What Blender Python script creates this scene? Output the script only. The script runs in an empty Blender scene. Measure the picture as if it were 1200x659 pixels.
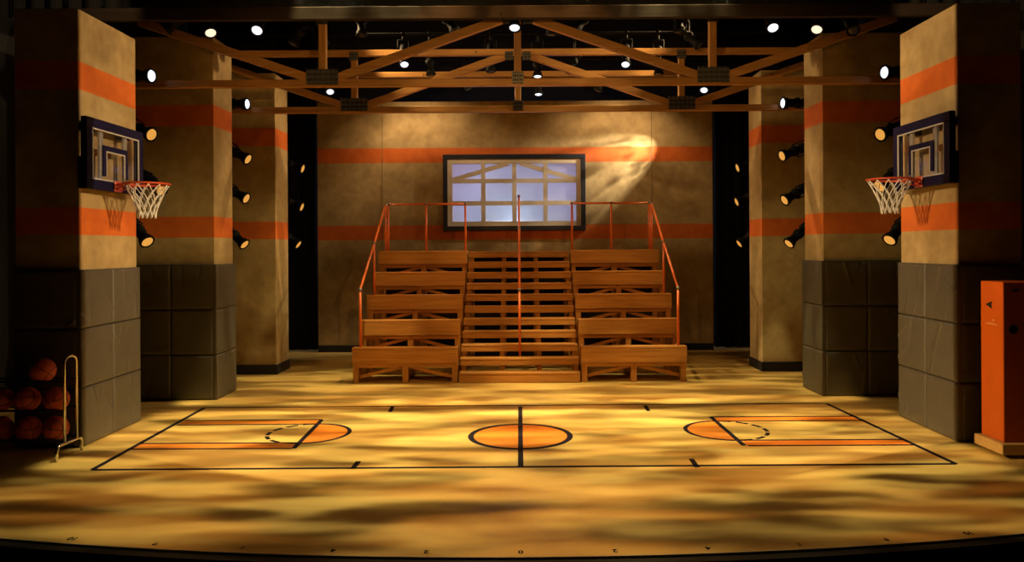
import bpy, bmesh, math, random
from mathutils import Vector, Matrix, noise as mnoise

S = bpy.context.scene
COL = S.collection
rnd = random.Random(7)
PI = math.pi
F, CX, CY, ROLL, CAMZ = 894.0, 608.0, 290.0, 0.0061, 2.0

# ------------------------------------------------------------------ camera
cam_d = bpy.data.cameras.new('camera')
cam = bpy.data.objects.new('camera', cam_d)
COL.objects.link(cam)
cam.location = (0, 0, CAMZ)
cam.rotation_euler = (PI / 2, ROLL, 0)
cam_d.sensor_width = 36
cam_d.lens = F / 1200 * 36
cam_d.shift_x = -8 / 1200
cam_d.shift_y = -39.5 / 1200
cam_d.clip_start = 0.05
S.camera = cam

# ------------------------------------------------------------------ world, exposure
w = bpy.data.worlds.new('world')
S.world = w
w.use_nodes = True
w.node_tree.nodes['Background'].inputs['Color'].default_value = (1.0, 0.75, 0.5, 1)
w.node_tree.nodes['Background'].inputs['Strength'].default_value = 0.004
S.view_settings.view_transform = 'Standard'
S.view_settings.look = 'None'
S.view_settings.exposure = 0.0
S.view_settings.gamma = 1.0
S.view_settings.use_curve_mapping = False
S.cycles.use_denoising = True
S.cycles.max_bounces = 5
S.cycles.diffuse_bounces = 2
S.cycles.sample_clamp_indirect = 4.0


def at(x, y, Y):
    """point of the place at depth Y seen at pixel x, y"""
    xr = x - CX - ROLL * (y - CY)
    yr = y - CY + ROLL * (x - CX)
    return Vector((xr * Y / F, Y, CAMZ - yr * Y / F))


# ------------------------------------------------------------------ stage lights (real lamps)
def spot(name, loc, target, power, color, angle=50, blend=0.6, radius=0.08, gobo=None, cuts=()):
    """gobo = (offset, scale x, scale y, low, high, floor level): a breakup pattern in the gate;
    cuts = framing shutters, each an edge A, B in the place that the beam is cut to"""
    d = bpy.data.lights.new(name, 'SPOT')
    d.energy = power
    d.color = color
    d.spot_size = math.radians(angle)
    d.spot_blend = blend
    d.shadow_soft_size = radius
    o = bpy.data.objects.new(name, d)
    COL.objects.link(o)
    L, T = Vector(loc), Vector(target)
    q = (T - L).to_track_quat('-Z', 'Y')
    o.location = loc
    o.rotation_euler = q.to_euler()
    if not gobo and not cuts:
        return o
    d.use_nodes = True
    nt = d.node_tree
    n, l = nt.nodes, nt.links
    em = [k for k in n if k.type == 'EMISSION'][0]
    tc = n.new('ShaderNodeTexCoord')
    sp = n.new('ShaderNodeSeparateXYZ')
    l.new(tc.outputs['Normal'], sp.inputs[0])
    iv = n.new('ShaderNodeMath'); iv.operation = 'DIVIDE'; iv.inputs[0].default_value = -1.0
    l.new(sp.outputs[2], iv.inputs[1])
    vs = n.new('ShaderNodeVectorMath'); vs.operation = 'SCALE'
    l.new(tc.outputs['Normal'], vs.inputs[0]); l.new(iv.outputs[0], vs.inputs['Scale'])
    cur = None
    if gobo:
        mp = n.new('ShaderNodeMapping')
        mp.inputs['Location'].default_value = (gobo[0], gobo[0] * 0.7, 0)
        mp.inputs['Scale'].default_value = (gobo[1], gobo[2], 1)
        l.new(vs.outputs[0], mp.inputs[0])
        nz = n.new('ShaderNodeTexNoise')
        nz.inputs['Scale'].default_value = 1.0
        nz.inputs['Detail'].default_value = 1.5
        nz.inputs['Distortion'].default_value = 0.35
        l.new(mp.outputs[0], nz.inputs['Vector'])
        rg = n.new('ShaderNodeMapRange')
        rg.interpolation_type = 'SMOOTHSTEP'
        rg.inputs['From Min'].default_value = gobo[3]
        rg.inputs['From Max'].default_value = gobo[4]
        rg.inputs['To Min'].default_value = gobo[5]
        rg.inputs['To Max'].default_value = 1.0
        l.new(nz.outputs[0], rg.inputs[0])
        cur = rg.outputs[0]
    for cut in cuts:
        A, B = Vector(cut[0]), Vector(cut[1])
        soft = cut[2] if len(cut) > 2 else 0.012
        pn = (A - L).cross(B - L).normalized()
        if pn.dot(T - L) < 0: pn = -pn
        pl = q.inverted() @ pn
        dt = n.new('ShaderNodeVectorMath'); dt.operation = 'DOT_PRODUCT'
        dt.inputs[1].default_value = pl
        l.new(vs.outputs[0], dt.inputs[0])
        mr = n.new('ShaderNodeMapRange'); mr.interpolation_type = 'SMOOTHSTEP'
        mr.inputs['From Min'].default_value = 0.0
        mr.inputs['From Max'].default_value = soft
        l.new(dt.outputs['Value'], mr.inputs[0])
        if cur is None:
            cur = mr.outputs[0]
        else:
            mu_ = n.new('ShaderNodeMath'); mu_.operation = 'MULTIPLY'
            l.new(cur, mu_.inputs[0]); l.new(mr.outputs[0], mu_.inputs[1]); cur = mu_.outputs[0]
    l.new(cur, em.inputs['Strength'])
    return o


AMB = (1.0, 0.62, 0.22)
YEL = (1.0, 0.82, 0.37)
WRM = (1.0, 0.68, 0.33)
ORG = (1.0, 0.48, 0.13)
SH = [((-4.60, 5, 0), (-4.60, 12, 0), 0.04), ((4.60, 5, 0), (4.60, 12, 0), 0.04)]
# overhead breakup wash on the floor
G1, G2, G3 = (0.40, 0.67, 0.02), (0.40, 0.66, 0.02), (0.37, 0.65, 0.06)
for x_, k_ in ((-2.0, 3.1), (2.0, 11.7)):
    spot('floor_wash', (x_, 8.82, 6.6), (x_, 9.2, 0), 2650, YEL, 84, 1.0, 0.04, (k_, 5.6, 18.0) + G1, SH)
    spot('floor_wash', (x_, 9.6, 6.4), (x_, 10.1, 0), 1350, YEL, 84, 0.9, 0.04, (k_ + 30, 5.0, 17.0) + G2, SH + [((-5, 13.1, 0), (5, 13.1, 0), 0.08)])
spot('floor_wash', (0.0, 8.4, 6.8), (0, 8.6, 0), 1350, (1.0, 0.50, 0.15), 94, 0.8, 0.04, (23.3, 4.0, 14.0) + G3, SH)
# lanterns over the bleachers and from the house
for x_ in (-1.6, 1.6):
    spot('bleacher_top', (x_, 11.9, 5.2), (x_ * 0.9, 12.0, 0.8), 250, AMB, 66, 0.8, 0.05, (7.7 + x_, 5, 5, 0.40, 0.6, 0.35))
    spot('front_wash', (x_, 4.4, 5.6), (0.0, 12.0, 0.9), 480, (1.0, 0.46, 0.10), 38, 0.7, 0.05, (1.3 + x_, 16, 10, 0.38, 0.6, 0.45))
# house side keys for the column faces, shuttered off the downstage faces
for s_ in (-1, 1):
    spot('cross_key', (s_ * 4.3, 3.2, 4.1), (-s_ * 4.47, 8.3, 2.4), 4300, WRM, 44, 0.5, 0.025, (5.5 + s_, 5.0, 2.5, 0.34, 0.60, 0.45),
         [((-s_ * 4.47, 7.775, 0), (-s_ * 4.47, 7.775, 4), 0.003), ((-s_ * 4.47, 9.05, 0), (-s_ * 4.47, 9.05, 4), 0.01)])
    spot('column_front', (s_ * 3.0, 4.0, 4.4), (-s_ * 4.5, 10.15, 2.6), 950, YEL, 40, 0.8, 0.04, (2.5 + s_, 5.0, 3.5, 0.34, 0.60, 0.5),
         [((-s_ * 4.47, 9.02, 0), (-s_ * 4.47, 9.02, 4), 0.02), ((-4.5, 10.15, 3.6), (4.5, 10.15, 3.6), 0.14), ((-4.5, 10.15, 1.5), (4.5, 10.15, 1.5), 0.06)])
    spot('column_key', (s_ * 3.2, 11.0, 5.7), (-s_ * 4.0, 10.5, 2.2), 820, WRM, 54, 0.6, 0.03, (15.5 + 3 * s_, 4.0, 2.5, 0.36, 0.62, 0.4))
    spot('column_key', (s_ * 3.2, 12.5, 5.7), (-s_ * 3.9, 12.5, 2.2), 740, WRM, 50, 0.6, 0.03, (25.5 + 3 * s_, 4.0, 2.5, 0.36, 0.62, 0.4))
# the trusses from the front
spot('truss_front', (0.0, 2.0, 3.0), (0, 9.6, 4.5), 460, (1.0, 0.56, 0.17), 70, 0.4, 0.08, None,
     [((-4, 9.6, 3.98), (4, 9.6, 3.98), 0.01), ((-4.3, 9.6, 3), (-4.3, 9.6, 5), 0.15), ((4.3, 9.6, 3), (4.3, 9.6, 5), 0.15)])
# the back wall
spot('wall_wash', (-2.0, 13.25, 5.15), (-1.8, 14.7, 2.6), 210, (1.0, 0.66, 0.34), 112, 0.8, 0.1, (2.2, 2.0, 2.0, 0.3, 0.6, 0.6), [((-4, 14.7, 1.3), (4, 14.7, 1.3), 0.8)])
spot('wall_wash', (2.0, 13.25, 5.15), (1.8, 14.7, 2.6), 210, (1.0, 0.66, 0.34), 112, 0.8, 0.1, (6.2, 2.0, 2.0, 0.3, 0.6, 0.6), [((-4, 14.7, 1.3), (4, 14.7, 1.3), 0.8)])
spot('wall_special', (3.40, 14.22, 4.34), (0.4, 14.7, 2.95), 1000, (1.0, 0.84, 0.58), 46, 0.7, 0.015, (4.4, 9.0, 9.0, 0.34, 0.60, 0.25))
# side light on the cabinet
spot('cabinet_key', (-4.2, 7.30, 4.6), (4.54, 7.36, 0.85), 2300, AMB, 12, 0.5, 0.03, None, [((4.54, 7.55, 0), (4.54, 7.55, 2), 0.003)])


# ------------------------------------------------------------------ object helpers
def tag(o, label=None, cat=None, group=None, kind=None):
    if label: o['label'] = label
    if cat: o['category'] = cat
    if group: o['group'] = group
    if kind: o['kind'] = kind
    return o


def empty(name, loc=(0, 0, 0)):
    o = bpy.data.objects.new(name, None)
    o.empty_display_size = 0.1
    COL.objects.link(o)
    o.location = loc
    return o


class MB:
    """collects shapes given in world coordinates; build() links ONE mesh object"""

    def __init__(self):
        self.bm = bmesh.new()

    def box(self, lo, hi, bev=0.0, M=None):
        r = bmesh.ops.create_cube(self.bm, size=1.0)
        vs = r['verts']
        lo, hi = Vector(lo), Vector(hi)
        c, s = (lo + hi) / 2, hi - lo
        for v in vs:
            v.co = Vector((v.co.x * s.x, v.co.y * s.y, v.co.z * s.z)) + c
        if bev:
            es = list({e for v in vs for e in v.link_edges})
            g = bmesh.ops.bevel(self.bm, geom=es, offset=bev, segments=1, affect='EDGES', profile=0.5)
            vs = list({v for f in g['faces'] for v in f.verts} | {v for v in vs if v.is_valid})
        if M is not None:
            for v in vs:
                v.co = M @ v.co
        return self

    def beam(self, a, b, wd, ht, bev=0.004, up=(0, 1, 0)):
        """bar from a to b; wd across `up`, ht along the third axis"""
        a, b = Vector(a), Vector(b)
        d = (b - a); L = d.length; d.normalize()
        u = Vector(up)
        u = (u - d * u.dot(d)).normalized()
        t = d.cross(u)
        M = Matrix((d, u, t)).transposed().to_4x4()
        M.translation = a
        return self.box((0, -wd / 2, -ht / 2), (L, wd / 2, ht / 2), bev, M)

    def tube(self, pts, r, n=10, closed=False, cap=True):
        pts = [Vector(p) for p in pts]
        m = len(pts)
        rings = []
        prev = None
        for i, p in enumerate(pts):
            if closed:
                d = (pts[(i + 1) % m] - pts[i - 1])
            elif i == 0:
                d = pts[1] - pts[0]
            elif i == m - 1:
                d = pts[-1] - pts[-2]
            else:
                d = (pts[i + 1] - p).normalized() + (p - pts[i - 1]).normalized()
            if d.length < 1e-9:
                d = Vector((0, 0, 1))
            d.normalize()
            if prev is None:
                u = d.orthogonal().normalized()
            else:
                u = prev - d * prev.dot(d)
                u = u.normalized() if u.length > 1e-6 else d.orthogonal().normalized()
            prev = u
            v = d.cross(u)
            rr = r[i] if isinstance(r, (list, tuple)) else r
            rings.append([self.bm.verts.new(p + (u * math.cos(2 * PI * k / n) + v * math.sin(2 * PI * k / n)) * rr) for k in range(n)])
        for i in range(m if closed else m - 1):
            A, B = rings[i], rings[(i + 1) % m]
            for k in range(n):
                f = self.bm.faces.new((A[k], A[(k + 1) % n], B[(k + 1) % n], B[k]))
                f.smooth = True
        if cap and not closed:
            self.bm.faces.new(list(reversed(rings[0])))
            self.bm.faces.new(rings[-1])
        return self

    def lathe(self, prof, M, n=24, cap0=True, cap1=True):
        """profile of (radius, z) turned about local z, then moved by M"""
        rings = []
        for r, z in prof:
            rings.append([self.bm.verts.new(M @ Vector((r * math.cos(2 * PI * k / n), r * math.sin(2 * PI * k / n), z))) for k in range(n)])
        for A, B in zip(rings, rings[1:]):
            for k in range(n):
                f = self.bm.faces.new((A[k], A[(k + 1) % n], B[(k + 1) % n], B[k]))
                f.smooth = True
        if cap0: self.bm.faces.new(list(reversed(rings[0])))
        if cap1: self.bm.faces.new(rings[-1])
        return self

    def sphere(self, c, r, n=24):
        g = bmesh.ops.create_uvsphere(self.bm, u_segments=n, v_segments=n // 2, radius=r)
        for v in g['verts']:
            v.co += Vector(c)
            for f in v.link_faces: f.smooth = True
        return self

    def poly(self, pts, z0, z1):
        """flat outline in x, y extruded from z0 to z1"""
        a = [self.bm.verts.new((p[0], p[1], z0)) for p in pts]
        b = [self.bm.verts.new((p[0], p[1], z1)) for p in pts]
        m = len(pts)
        self.bm.faces.new(list(reversed(a)))
        self.bm.faces.new(b)
        for i in range(m):
            self.bm.faces.new((a[i], a[(i + 1) % m], b[(i + 1) % m], b[i]))
        return self

    def build(self, name, mat, parent=None, origin=None):
        bmesh.ops.recalc_face_normals(self.bm, faces=self.bm.faces[:])
        me = bpy.data.meshes.new(name)
        off = Vector((0, 0, 0))
        if parent is not None:
            p = parent
            while p is not None:
                off += Vector(p.location)
                p = p.parent
        if origin is not None:
            off = off + Vector(origin) - off
        for v in self.bm.verts:
            v.co -= off
        self.bm.to_mesh(me)
        self.bm.free()
        me.materials.append(mat)
        o = bpy.data.objects.new(name, me)
        COL.objects.link(o)
        if parent is not None:
            o.parent = parent
        if origin is not None:
            o.location = origin
        return o


# ------------------------------------------------------------------ materials
def new_mat(name):
    m = bpy.data.materials.new(name)
    m.use_nodes = True
    return m, m.node_tree.nodes, m.node_tree.links, m.node_tree.nodes['Principled BSDF']


def plain(name, col, rough=0.6, metal=0.0, var=0.12, scale=12, bump=0.0):
    m, n, l, b = new_mat(name)
    tc = n.new('ShaderNodeTexCoord')
    nz = n.new('ShaderNodeTexNoise')
    nz.inputs['Scale'].default_value = scale
    nz.inputs['Detail'].default_value = 4
    l.new(tc.outputs['Object'], nz.inputs['Vector'])
    mx = n.new('ShaderNodeMix'); mx.data_type = 'RGBA'
    mx.inputs['A'].default_value = tuple(c * (1 - var) for c in col) + (1,)
    mx.inputs['B'].default_value = tuple(min(1, c * (1 + var)) for c in col) + (1,)
    l.new(nz.outputs[0], mx.inputs['Factor'])
    l.new(mx.outputs['Result'], b.inputs['Base Color'])
    b.inputs['Roughness'].default_value = rough
    b.inputs['Metallic'].default_value = metal
    if bump:
        bp = n.new('ShaderNodeBump')
        bp.inputs['Strength'].default_value = bump
        bp.inputs['Distance'].default_value = 0.01
        l.new(nz.outputs[0], bp.inputs['Height'])
        l.new(bp.outputs[0], b.inputs['Normal'])
    return m


def wood(name, ca, cb, grain=(1.5, 30, 30), rough=0.45):
    m, n, l, b = new_mat(name)
    tc = n.new('ShaderNodeTexCoord')
    oi = n.new('ShaderNodeObjectInfo')
    ad = n.new('ShaderNodeVectorMath'); ad.operation = 'ADD'
    ml = n.new('ShaderNodeMath'); ml.operation = 'MULTIPLY'; ml.inputs[1].default_value = 17.0
    l.new(oi.outputs['Random'], ml.inputs[0])
    l.new(tc.outputs['Object'], ad.inputs[0]); l.new(ml.outputs[0], ad.inputs[1])
    mp = n.new('ShaderNodeMapping')
    mp.inputs['Scale'].default_value = grain
    l.new(ad.outputs[0], mp.inputs[0])
    nz = n.new('ShaderNodeTexNoise')
    nz.inputs['Scale'].default_value = 1.0; nz.inputs['Detail'].default_value = 5; nz.inputs['Distortion'].default_value = 0.8
    l.new(mp.outputs[0], nz.inputs['Vector'])
    cr = n.new('ShaderNodeValToRGB')
    cr.color_ramp.elements[0].position = 0.3; cr.color_ramp.elements[0].color = cb + (1,)
    cr.color_ramp.elements[1].position = 0.7; cr.color_ramp.elements[1].color = ca + (1,)
    l.new(nz.outputs[0], cr.inputs[0])
    # knots
    vo = n.new('ShaderNodeTexVoronoi'); vo.inputs['Scale'].default_value = 2.6
    l.new(ad.outputs[0], vo.inputs['Vector'])
    mr = n.new('ShaderNodeMapRange'); mr.inputs['From Min'].default_value = 0.03; mr.inputs['From Max'].default_value = 0.07
    l.new(vo.outputs['Distance'], mr.inputs[0])
    mx = n.new('ShaderNodeMix'); mx.data_type = 'RGBA'
    mx.inputs['A'].default_value = tuple(c * 0.4 for c in cb) + (1,)
    l.new(mr.outputs[0], mx.inputs['Factor']); l.new(cr.outputs[0], mx.inputs['B'])
    l.new(mx.outputs['Result'], b.inputs['Base Color'])
    b.inputs['Roughness'].default_value = rough
    bp = n.new('ShaderNodeBump'); bp.inputs['Strength'].default_value = 0.15; bp.inputs['Distance'].default_value = 0.004
    l.new(nz.outputs[0], bp.inputs['Height']); l.new(bp.outputs[0], b.inputs['Normal'])
    return m


def scenic_paint(name):
    """sponged tan paint with two orange bands"""
    m, n, l, b = new_mat(name)
    g = n.new('ShaderNodeNewGeometry')
    nz = n.new('ShaderNodeTexNoise'); nz.inputs['Scale'].default_value = 2.2; nz.inputs['Detail'].default_value = 6; nz.inputs['Distortion'].default_value = 0.5
    l.new(g.outputs['Position'], nz.inputs['Vector'])
    nf = n.new('ShaderNodeTexNoise'); nf.inputs['Scale'].default_value = 9; nf.inputs['Detail'].default_value = 6
    l.new(g.outputs['Position'], nf.inputs['Vector'])
    cr = n.new('ShaderNodeValToRGB')
    e = cr.color_ramp.elements
    e[0].position = 0.30; e[0].color = (0.29, 0.19, 0.080, 1)
    e[1].position = 0.68; e[1].color = (0.53, 0.39, 0.19, 1)
    k = e.new(0.48); k.color = (0.41, 0.29, 0.130, 1)
    av = n.new('ShaderNodeMath'); av.operation = 'MULTIPLY_ADD'; av.inputs[1].default_value = 0.35
    l.new(nf.outputs[0], av.inputs[0])
    sc = n.new('ShaderNodeMath'); sc.operation = 'MULTIPLY'; sc.inputs[1].default_value = 0.65
    l.new(nz.outputs[0], sc.inputs[0]); l.new(sc.outputs[0], av.inputs[2])
    l.new(av.outputs[0], cr.inputs[0])
    oc = n.new('ShaderNodeValToRGB')
    oc.color_ramp.elements[0].position = 0.3; oc.color_ramp.elements[0].color = (0.52, 0.10, 0.012, 1)
    oc.color_ramp.elements[1].position = 0.7; oc.color_ramp.elements[1].color = (0.72, 0.17, 0.020, 1)
    l.new(av.outputs[0], oc.inputs[0])
    sp = n.new('ShaderNodeSeparateXYZ'); l.new(g.outputs['Position'], sp.inputs[0])
    fac = None
    for lo, hi in ((2.155, 2.435), (3.64, 3.925)):
        c = n.new('ShaderNodeMath'); c.operation = 'COMPARE'
        c.inputs[1].default_value = (lo + hi) / 2; c.inputs[2].default_value = (hi - lo) / 2
        l.new(sp.outputs[2], c.inputs[0])
        if fac is None:
            fac = c
        else:
            a = n.new('ShaderNodeMath'); a.operation = 'MAXIMUM'
            l.new(fac.outputs[0], a.inputs[0]); l.new(c.outputs[0], a.inputs[1]); fac = a
    mx = n.new('ShaderNodeMix'); mx.data_type = 'RGBA'
    l.new(fac.outputs[0], mx.inputs['Factor']); l.new(cr.outputs[0], mx.inputs['A']); l.new(oc.outputs[0], mx.inputs['B'])
    l.new(mx.outputs['Result'], b.inputs['Base Color'])
    b.inputs['Roughness'].default_value = 0.75
    bp = n.new('ShaderNodeBump'); bp.inputs['Strength'].default_value = 0.08; bp.inputs['Distance'].default_value = 0.01
    l.new(nf.outputs[0], bp.inputs['Height']); l.new(bp.outputs[0], b.inputs['Normal'])
    return m


def floor_mat():
    """honey coloured painted boards with wiped-on darker stain"""
    m, n, l, b = new_mat('stage_boards')
    g = n.new('ShaderNodeNewGeometry')
    mp = n.new('ShaderNodeMapping'); mp.inputs['Scale'].default_value = (0.8, 2.6, 1)
    l.new(g.outputs['Position'], mp.inputs[0])
    nz = n.new('ShaderNodeTexNoise'); nz.inputs['Scale'].default_value = 1.2; nz.inputs['Detail'].default_value = 6; nz.inputs['Distortion'].default_value = 0.7
    l.new(mp.outputs[0], nz.inputs['Vector'])
    cr = n.new('ShaderNodeValToRGB')
    cr.color_ramp.elements[0].position = 0.28; cr.color_ramp.elements[0].color = (0.50, 0.31, 0.090, 1)
    cr.color_ramp.elements[1].position = 0.60; cr.color_ramp.elements[1].color = (0.67, 0.46, 0.145, 1)
    l.new(nz.outputs[0], cr.inputs[0])
    # scuffs
    vo = n.new('ShaderNodeTexVoronoi'); vo.inputs['Scale'].default_value = 1.6
    m2 = n.new('ShaderNodeMapping'); m2.inputs['Scale'].default_value = (1.0, 2.2, 1)
    l.new(g.outputs['Position'], m2.inputs[0]); l.new(m2.outputs[0], vo.inputs['Vector'])
    mr = n.new('ShaderNodeMapRange'); mr.inputs['From Min'].default_value = 0.012; mr.inputs['From Max'].default_value = 0.022
    l.new(vo.outputs['Distance'], mr.inputs[0])
    mx = n.new('ShaderNodeMix'); mx.data_type = 'RGBA'
    mx.inputs['A'].default_value = (0.03, 0.02, 0.015, 1)
    l.new(mr.outputs[0], mx.inputs['Factor']); l.new(cr.outputs[0], mx.inputs['B'])
    l.new(mx.outputs['Result'], b.inputs['Base Color'])
    b.inputs['Roughness'].default_value = 0.42
    b.inputs['Specular IOR Level'].default_value = 0.3
    return m


def pad_mat():
    m, n, l, b = new_mat('grey_vinyl')
    tc = n.new('ShaderNodeTexCoord')
    nz = n.new('ShaderNodeTexNoise'); nz.inputs['Scale'].default_value = 5; nz.inputs['Detail'].default_value = 3
    l.new(tc.outputs['Object'], nz.inputs['Vector'])
    cr = n.new('ShaderNodeValToRGB')
    cr.color_ramp.elements[0].color = (0.075, 0.068, 0.050, 1)
    cr.color_ramp.elements[1].color = (0.105, 0.094, 0.070, 1)
    l.new(nz.outputs[0], cr.inputs[0]); l.new(cr.outputs[0], b.inputs['Base Color'])
    b.inputs['Roughness'].default_value = 0.42
    bp = n.new('ShaderNodeBump'); bp.inputs['Strength'].default_value = 0.12; bp.inputs['Distance'].default_value = 0.02
    l.new(nz.outputs[0], bp.inputs['Height']); l.new(bp.outputs[0], b.inputs['Normal'])
    return m


def ball_mat():
    m, n, l, b = new_mat('basketball_leather')
    tc = n.new('ShaderNodeTexCoord')
    sp = n.new('ShaderNodeSeparateXYZ'); l.new(tc.outputs['Object'], sp.inputs[0])
    def near(sock, val, wdt):
        c = n.new('ShaderNodeMath'); c.operation = 'COMPARE'; c.inputs[1].default_value = val; c.inputs[2].default_value = wdt
        l.new(sock, c.inputs[0]); return c
    ab = n.new('ShaderNodeMath'); ab.operation = 'ABSOLUTE'; l.new(sp.outputs[1], ab.inputs[0])
    cs = [near(sp.outputs[0], 0, 0.0035), near(sp.outputs[2], 0, 0.0035), near(ab.outputs[0], 0.075, 0.0035)]
    cur = cs[0]
    for c in cs[1:]:
        a = n.new('ShaderNodeMath'); a.operation = 'MAXIMUM'
        l.new(cur.outputs[0], a.inputs[0]); l.new(c.outputs[0], a.inputs[1]); cur = a
    mx = n.new('ShaderNodeMix'); mx.data_type = 'RGBA'
    mx.inputs['A'].default_value = (0.52, 0.075, 0.022, 1); mx.inputs['B'].default_value = (0.015, 0.01, 0.01, 1)
    l.new(cur.outputs[0], mx.inputs['Factor']); l.new(mx.outputs['Result'], b.inputs['Base Color'])
    vo = n.new('ShaderNodeTexVoronoi'); vo.inputs['Scale'].default_value = 160
    l.new(tc.outputs['Object'], vo.inputs['Vector'])
    bp = n.new('ShaderNodeBump'); bp.inputs['Strength'].default_value = 0.2; bp.inputs['Distance'].default_value = 0.002
    l.new(vo.outputs['Distance'], bp.inputs['Height']); l.new(bp.outputs[0], b.inputs['Normal'])
    b.inputs['Roughness'].default_value = 0.55
    return m


def glow(name, col, s):
    m, n, l, b = new_mat(name)
    b.inputs['Base Color'].default_value = (0.05, 0.05, 0.05, 1)
    b.inputs['Emission Color'].default_value = col + (1,)
    b.inputs['Emission Strength'].default_value = s
    b.inputs['Roughness'].default_value = 0.2
    return m


def acrylic():
    m, n, l, b = new_mat('clear_acrylic')
    out = [q for q in n if q.type == 'OUTPUT_MATERIAL'][0]
    tr = n.new('ShaderNodeBsdfTransparent'); tr.inputs[0].default_value = (0.95, 0.95, 0.97, 1)
    gl = n.new('ShaderNodeBsdfGlossy'); gl.inputs['Roughness'].default_value = 0.03
    fr = n.new('ShaderNodeFresnel'); fr.inputs['IOR'].default_value = 1.5
    mx = n.new('ShaderNodeMixShader')
    gm = n.new('ShaderNodeNewGeometry')
    fm = n.new('ShaderNodeMath'); fm.operation = 'SUBTRACT'; fm.inputs[0].default_value = 1.0
    l.new(gm.outputs['Backfacing'], fm.inputs[1])
    fx = n.new('ShaderNodeMath'); fx.operation = 'MULTIPLY'
    l.new(fm.outputs[0], fx.inputs[0]); l.new(fr.outputs[0], fx.inputs[1])
    l.new(fx.outputs[0], mx.inputs[0]); l.new(tr.outputs[0], mx.inputs[1]); l.new(gl.outputs[0], mx.inputs[2])
    l.new(mx.outputs[0], out.inputs['Surface'])
    return m


def pane_mat():
    m, n, l, b = new_mat('frosted_pane')
    out = [q for q in n if q.type == 'OUTPUT_MATERIAL'][0]
    tl = n.new('ShaderNodeBsdfTranslucent'); tl.inputs[0].default_value = (0.85, 0.85, 0.9, 1)
    df = n.new('ShaderNodeBsdfDiffuse'); df.inputs[0].default_value = (0.5, 0.5, 0.52, 1)
    mx = n.new('ShaderNodeMixShader'); mx.inputs[0].default_value = 0.25
    l.new(tl.outputs[0], mx.inputs[1]); l.new(df.outputs[0], mx.inputs[2]); l.new(mx.outputs[0], out.inputs['Surface'])
    return m


M_scene = scenic_paint('sponged_tan_paint')
M_floor = floor_mat()
M_pad = pad_mat()
M_line = plain('navy_floor_paint', (0.014, 0.011, 0.020), 0.85, 0, 0.3, 8)
M_line.node_tree.nodes['Principled BSDF'].inputs['Specular IOR Level'].default_value = 0.08
M_obnd = plain('orange_floor_paint', (0.66, 0.20, 0.010), 0.6, 0, 0.12, 6)
M_pine = wood('pine_boards', (0.54, 0.25, 0.055), (0.38, 0.15, 0.028), (1.5, 26, 26))
M_pinev = wood('pine_uprights', (0.52, 0.24, 0.05), (0.36, 0.14, 0.026), (26, 26, 1.5))
M_truss = wood('truss_timber', (0.50, 0.25, 0.065), (0.34, 0.155, 0.035), (1.5, 26, 26))
M_trussv = wood('truss_uprights', (0.50, 0.25, 0.065), (0.34, 0.155, 0.035), (26, 26, 1.5))
M_black = plain('matt_black', (0.0025, 0.0025, 0.003), 0.8, 0, 0.2)
M_drape = plain('black_drape_cloth', (0.002, 0.002, 0.0022), 0.95, 0, 0.3, 30)
M_lamp = plain('black_lantern_enamel', (0.005, 0.005, 0.006), 0.7, 0, 0.2)
M_lamp.node_tree.nodes['Principled BSDF'].inputs['Specular IOR Level'].default_value = 0.2
M_dlens = plain('unlit_lens', (0.03, 0.03, 0.045), 0.25, 0, 0.1)
M_steel = plain('zinc_plate', (0.045, 0.045, 0.048), 0.6, 0.4, 0.35, 40)
M_tooth = plain('bright_zinc_teeth', (0.30, 0.29, 0.28), 0.4, 0.8, 0.3, 40)
M_chrome = plain('chrome_tube', (0.72, 0.70, 0.66), 0.2, 1.0, 0.05)
M_clamp = plain('grey_clamp', (0.20, 0.19, 0.18), 0.4, 0.7, 0.1)
M_orail = plain('orange_gloss_paint', (0.66, 0.125, 0.022), 0.35, 0, 0.1)
M_rim = plain('red_orange_enamel', (0.62, 0.085, 0.03), 0.35, 0, 0.1)
M_net = plain('white_cord', (0.92, 0.90, 0.86), 0.8, 0, 0.05)
M_navy = plain('navy_enamel', (0.011, 0.009, 0.045), 0.6, 0, 0.15)
M_navy.node_tree.nodes['Principled BSDF'].inputs['Specular IOR Level'].default_value = 0.15
M_trim = plain('white_trim', (0.50, 0.48, 0.47), 0.5, 0, 0.05)
M_grey = plain('grey_bar_paint', (0.30, 0.28, 0.26), 0.5, 0, 0.05)
M_wframe = plain('navy_window_paint', (0.010, 0.011, 0.022), 0.55, 0, 0.15)
M_case = plain('tan_window_paint', (0.72, 0.62, 0.48), 0.6, 0, 0.12, 5)
M_cart = plain('orange_cart_paint', (0.62, 0.115, 0.008), 0.4, 0, 0.08, 4)
M_base = wood('raw_ply', (0.66, 0.45, 0.20), (0.55, 0.34, 0.13), (2, 20, 20))
M_header = wood('dark_stained_header', (0.040, 0.026, 0.018), (0.026, 0.016, 0.010), (1.2, 20, 20), 0.85)
M_header.node_tree.nodes['Principled BSDF'].inputs['Specular IOR Level'].default_value = 0.15
M_ball = ball_mat()
M_amber = glow('amber_lens', (1.0, 0.44, 0.075), 0.75)
M_white = glow('white_lens', (0.86, 0.90, 1.0), 1.6)
M_warmw = glow('warm_white_lens', (1.0, 0.80, 0.52), 1.3)
M_acr = acrylic()
M_pane = pane_mat()
M_scuff = plain('pale_scuff', (0.70, 0.30, 0.12), 0.7)
M_lightline = plain('white_floor_edge', (0.50, 0.42, 0.30), 0.6)

# ------------------------------------------------------------------ the room
def front_y(x):
    return 4.93 + 0.029 * x * x


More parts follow.
